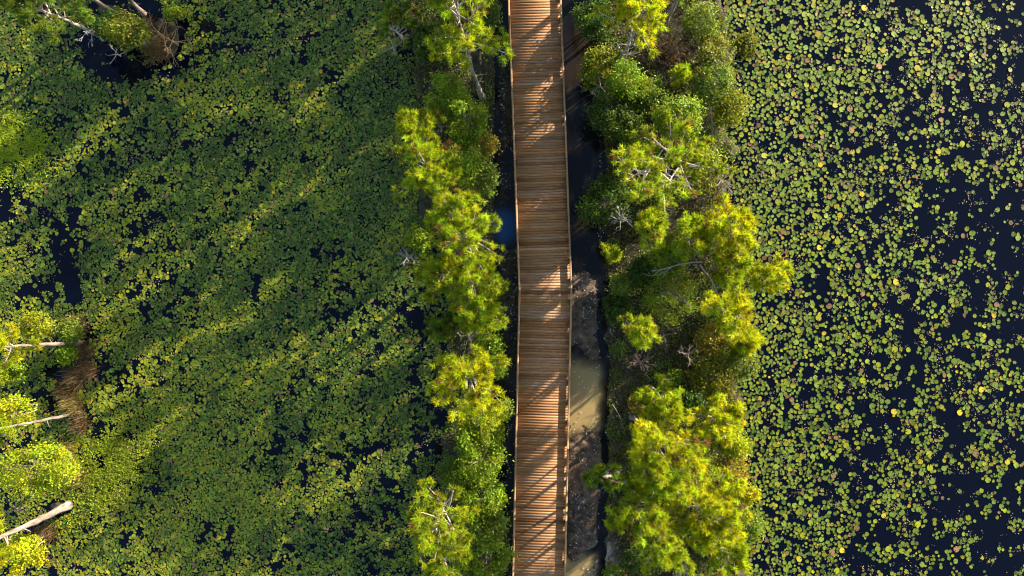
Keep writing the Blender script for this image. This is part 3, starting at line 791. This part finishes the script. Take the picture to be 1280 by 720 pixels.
def ponds():
    rng = np.random.default_rng(81)
    taken = {}
    # the 300 largest pads of the right pond, each an object of its own
    n = 3200
    px = rng.uniform(955, 1278, n); py = rng.uniform(2, 718, n); R = rng.uniform(.133, .168, n)
    ok = (right_density(px, py) > rng.uniform(.35, .75, n)) & (land(px, py) < -.4) & (px > XR(py) + 40)
    px, py, R = px[ok], py[ok], R[ok]
    k = darts(px, py, R, 1.25, taken); px, py, R = px[k][:300], py[k][:300], R[k][:300]
    kinds = [('green', 'green', .62), ('lime', 'yellow-green', .24), ('yellow', 'yellow', .08), ('brown', 'browning', .06)]
    meshes = {}
    for kn, word, _ in kinds:
        for v in range(6):
            g = Geo(); pads(g, np.zeros(1), np.zeros(1), np.ones(1) * .185, rng, np.array([PADC[kn]]) * rng.uniform(.9, 1.12), np.zeros(1))
            meshes[kn, v] = g.build('lily_pad', M_pad, link=False).data
    lay = rng.permutation(len(px))
    for i in range(len(px)):
        q = rng.choice(4, p=[a[2] for a in kinds]); kn, word, _ = kinds[q]
        row = 'top border' if py[i] < 180 else 'upper middle' if py[i] < 360 else 'lower middle' if py[i] < 540 else 'bottom border'
        zone = 'nearer the pines' if px[i] < 1115 else 'far from the pines'
        o = bpy.data.objects.new('lily_pad', meshes[kn, int(rng.integers(6))]); COL.objects.link(o)
        o.location = (*W(px[i], py[i]), .040 + .00006 * lay[i]); o.rotation_euler = (0, 0, rng.uniform(0, 6.28)); o.scale = (R[i] / .185,) * 3
        where = {'top border': 'by the top border', 'upper middle': 'in the upper middle', 'lower middle': 'in the lower middle', 'bottom border': 'by the bottom border'}[row]
        tag(o, f'large {word} pad {where} of the right pond, {zone}', 'lily pad', f'large {word} pads {where} of the right pond, {zone}')
    # right pond, the rest
    n = 130000
    px = rng.uniform(880, 1560, n); py = rng.uniform(-160, 880, n); R = (.092 * np.exp(rng.normal(0, .26, n))).clip(.035, .130)
    px[:105000] = rng.uniform(880, 1420, 105000); py[:105000] = rng.uniform(-110, 830, 105000)
    ok = (right_density(px, py) > rng.uniform(.30, .86, n)) & (land(px, py) < -.25)
    px, py, R = px[ok], py[ok], R[ok]
    k = darts(px, py, R, .78, taken); px, py, R = px[k], py[k], R[k]; n = len(px)
    print('right pads', n)
    g = Geo(); X, Y = W(px, py)
    warm = fbm(px / 60, py / 60, 3, 70)
    c = pick(rng, n, {'green': .55, 'deep': .14, 'lime': .24, 'yellow': .035, 'brown': .035})
    c *= (.64 + .36 * warm)[:, None]
    pads(g, X, Y, R, rng, c, rng.uniform(.006, .032, n))
    tag(g.build('lily_pads', M_pad), 'scattered smaller round lily pads spread over the dark right pond', 'lily pads', kind='stuff')
    # left pond
    n = 450000
    px = rng.uniform(-260, 600, n); py = rng.uniform(-160, 880, n); R = (.062 * np.exp(rng.normal(0, .36, n))).clip(.026, .125)
    px[:410000] = rng.uniform(-140, 585, 410000); py[:410000] = rng.uniform(-110, 830, 410000)
    ok = (left_density(px, py) > rng.uniform(.25, .95, n)) & (land(px, py) < -.2)
    px, py, R = px[ok], py[ok], R[ok]
    k = darts(px, py, R, .56); px, py, R = px[k], py[k], R[k]; n = len(px)
    print('left pads', n)
    g = Geo(); X, Y = W(px, py)
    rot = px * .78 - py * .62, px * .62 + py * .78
    ym = sstep(.44, .60, fbm(rot[0] / 55, rot[1] / 26, 4, 74) + .16 * sstep(330, 560, py) * sstep(500, 330, px) - .10 * sstep(380, 520, px) - .10 * sstep(220, 60, py))  # drifts of yellow pads, aligned with the sun; sunlit streaks painted into their colour
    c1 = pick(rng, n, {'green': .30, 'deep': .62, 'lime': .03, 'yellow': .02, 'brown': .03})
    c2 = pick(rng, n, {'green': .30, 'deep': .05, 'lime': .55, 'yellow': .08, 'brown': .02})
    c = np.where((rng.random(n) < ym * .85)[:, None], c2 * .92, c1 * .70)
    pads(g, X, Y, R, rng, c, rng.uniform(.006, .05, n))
    tag(g.build('lily_pads', M_pad), 'dense mat of small lily pads covering the shaded left pond', 'lily pads', kind='stuff')
    # floating bits of leaf and stalk between the pads
    for side in (0, 1):
        n = 60000
        px = rng.uniform(-60, 575, n) if side == 0 else rng.uniform(890, 1340, n); py = rng.uniform(-60, 780, n)
        m = fbm(px / 14, py / 14, 3, 90 + side)
        dn = left_density(px, py) if side == 0 else right_density(px, py)
        ok = (m > rng.uniform(.45, .75, n)) & (land(px, py) < -.2) & (dn > .12)
        px, py = px[ok], py[ok]; n = len(px); X, Y = W(px, py)
        pal = np.array([[.22, .15, .09], [.30, .22, .13], [.16, .16, .05], [.13, .08, .05], [.25, .24, .08]])
        Nn = rng.normal(size=(n, 3)) * .25 + np.array([0, 0, 1.0]); Nn /= np.linalg.norm(Nn, axis=1)[:, None]
        g = Geo(); leaves(g, np.stack([X, Y, rng.uniform(.012, .03, n)], 1), Nn, rng, .085, .05, pal[rng.integers(0, 5, n)] * rng.uniform(.6, 1.1, (n, 1)))
        tag(g.build('floating_debris', M_litter), ('brown leaf scraps floating between the pads of the left pond', 'tan leaf scraps floating between the pads of the right pond')[side], 'debris', kind='stuff')
    # weed mats
    for cx, cy, rx, ry, lb, cc in ((14, 186, 46, 40, 'bright green floating weed mat at the left border above the open dark water', (.24, .32, .010)),
                                   (138, 588, 46, 62, 'yellow-green sedge mat between the straw tussocks and the left pond pads', (.19, .24, .012))):
        n = 9000
        px = rng.normal(cx, rx * .55, n); py = rng.normal(cy, ry * .5, n)
        if 'sedge' in lb: px = px - (py - cy) * .45
        ok = fbm(px / 10, py / 10, 3, 97) > rng.uniform(.25, .6, n)
        px, py = px[ok], py[ok]; n = len(px); X, Y = W(px, py)
        Nn = rng.normal(size=(n, 3)) * .4 + np.array([.15, .12, .9]); Nn /= np.linalg.norm(Nn, axis=1)[:, None]
        g = Geo(); leaves(g, np.stack([X, Y, rng.uniform(.04, .12, n)], 1), Nn, rng, .13, .045, tint(rng, cc, n, .2))
        tag(g.build('weed_mat', M_grass), lb, 'weed mat', kind='stuff')
ponds()

# ------------------------------------------------------------------ camera, light, sky
cam = bpy.data.cameras.new('camera'); co = bpy.data.objects.new('camera', cam); COL.objects.link(co)
co.location = (0, 0, H); cam.sensor_width = 36; cam.lens = 36 * H / (1280 / S); cam.clip_end = 3000
scn.camera = co
sun = bpy.data.lights.new('sun', 'SUN'); so = bpy.data.objects.new('sun', sun); COL.objects.link(so)
sun.energy = 5.0; sun.angle = math.radians(.75); sun.color = (1.0, .86, .66)
d = Vector((-SUN_AZ[0] * math.cos(SUN_EL), -SUN_AZ[1] * math.cos(SUN_EL), -math.sin(SUN_EL)))
so.rotation_euler = d.to_track_quat('-Z', 'Y').to_euler(); so.location = (30, 24, 20)
w = bpy.data.worlds.new('World'); scn.world = w; w.use_nodes = True
nt = w.node_tree
bg = nt.nodes['Background']; bg.inputs['Strength'].default_value = .115
sky = nt.nodes.new('ShaderNodeTexSky'); sky.sky_type = 'NISHITA'; sky.sun_disc = False
sky.sun_elevation = SUN_EL; sky.sun_rotation = math.atan2(SUN_AZ[0], SUN_AZ[1])
nt.links.new(sky.outputs[0], bg.inputs['Color'])
scn.view_settings.view_transform = 'Standard'; scn.view_settings.look = 'None'
scn.view_settings.gamma = 1; scn.view_settings.use_curve_mapping = False
scn.view_settings.exposure = 1.8
scn.cycles.max_bounces = 6
scn.cycles.filter_width = 1.1
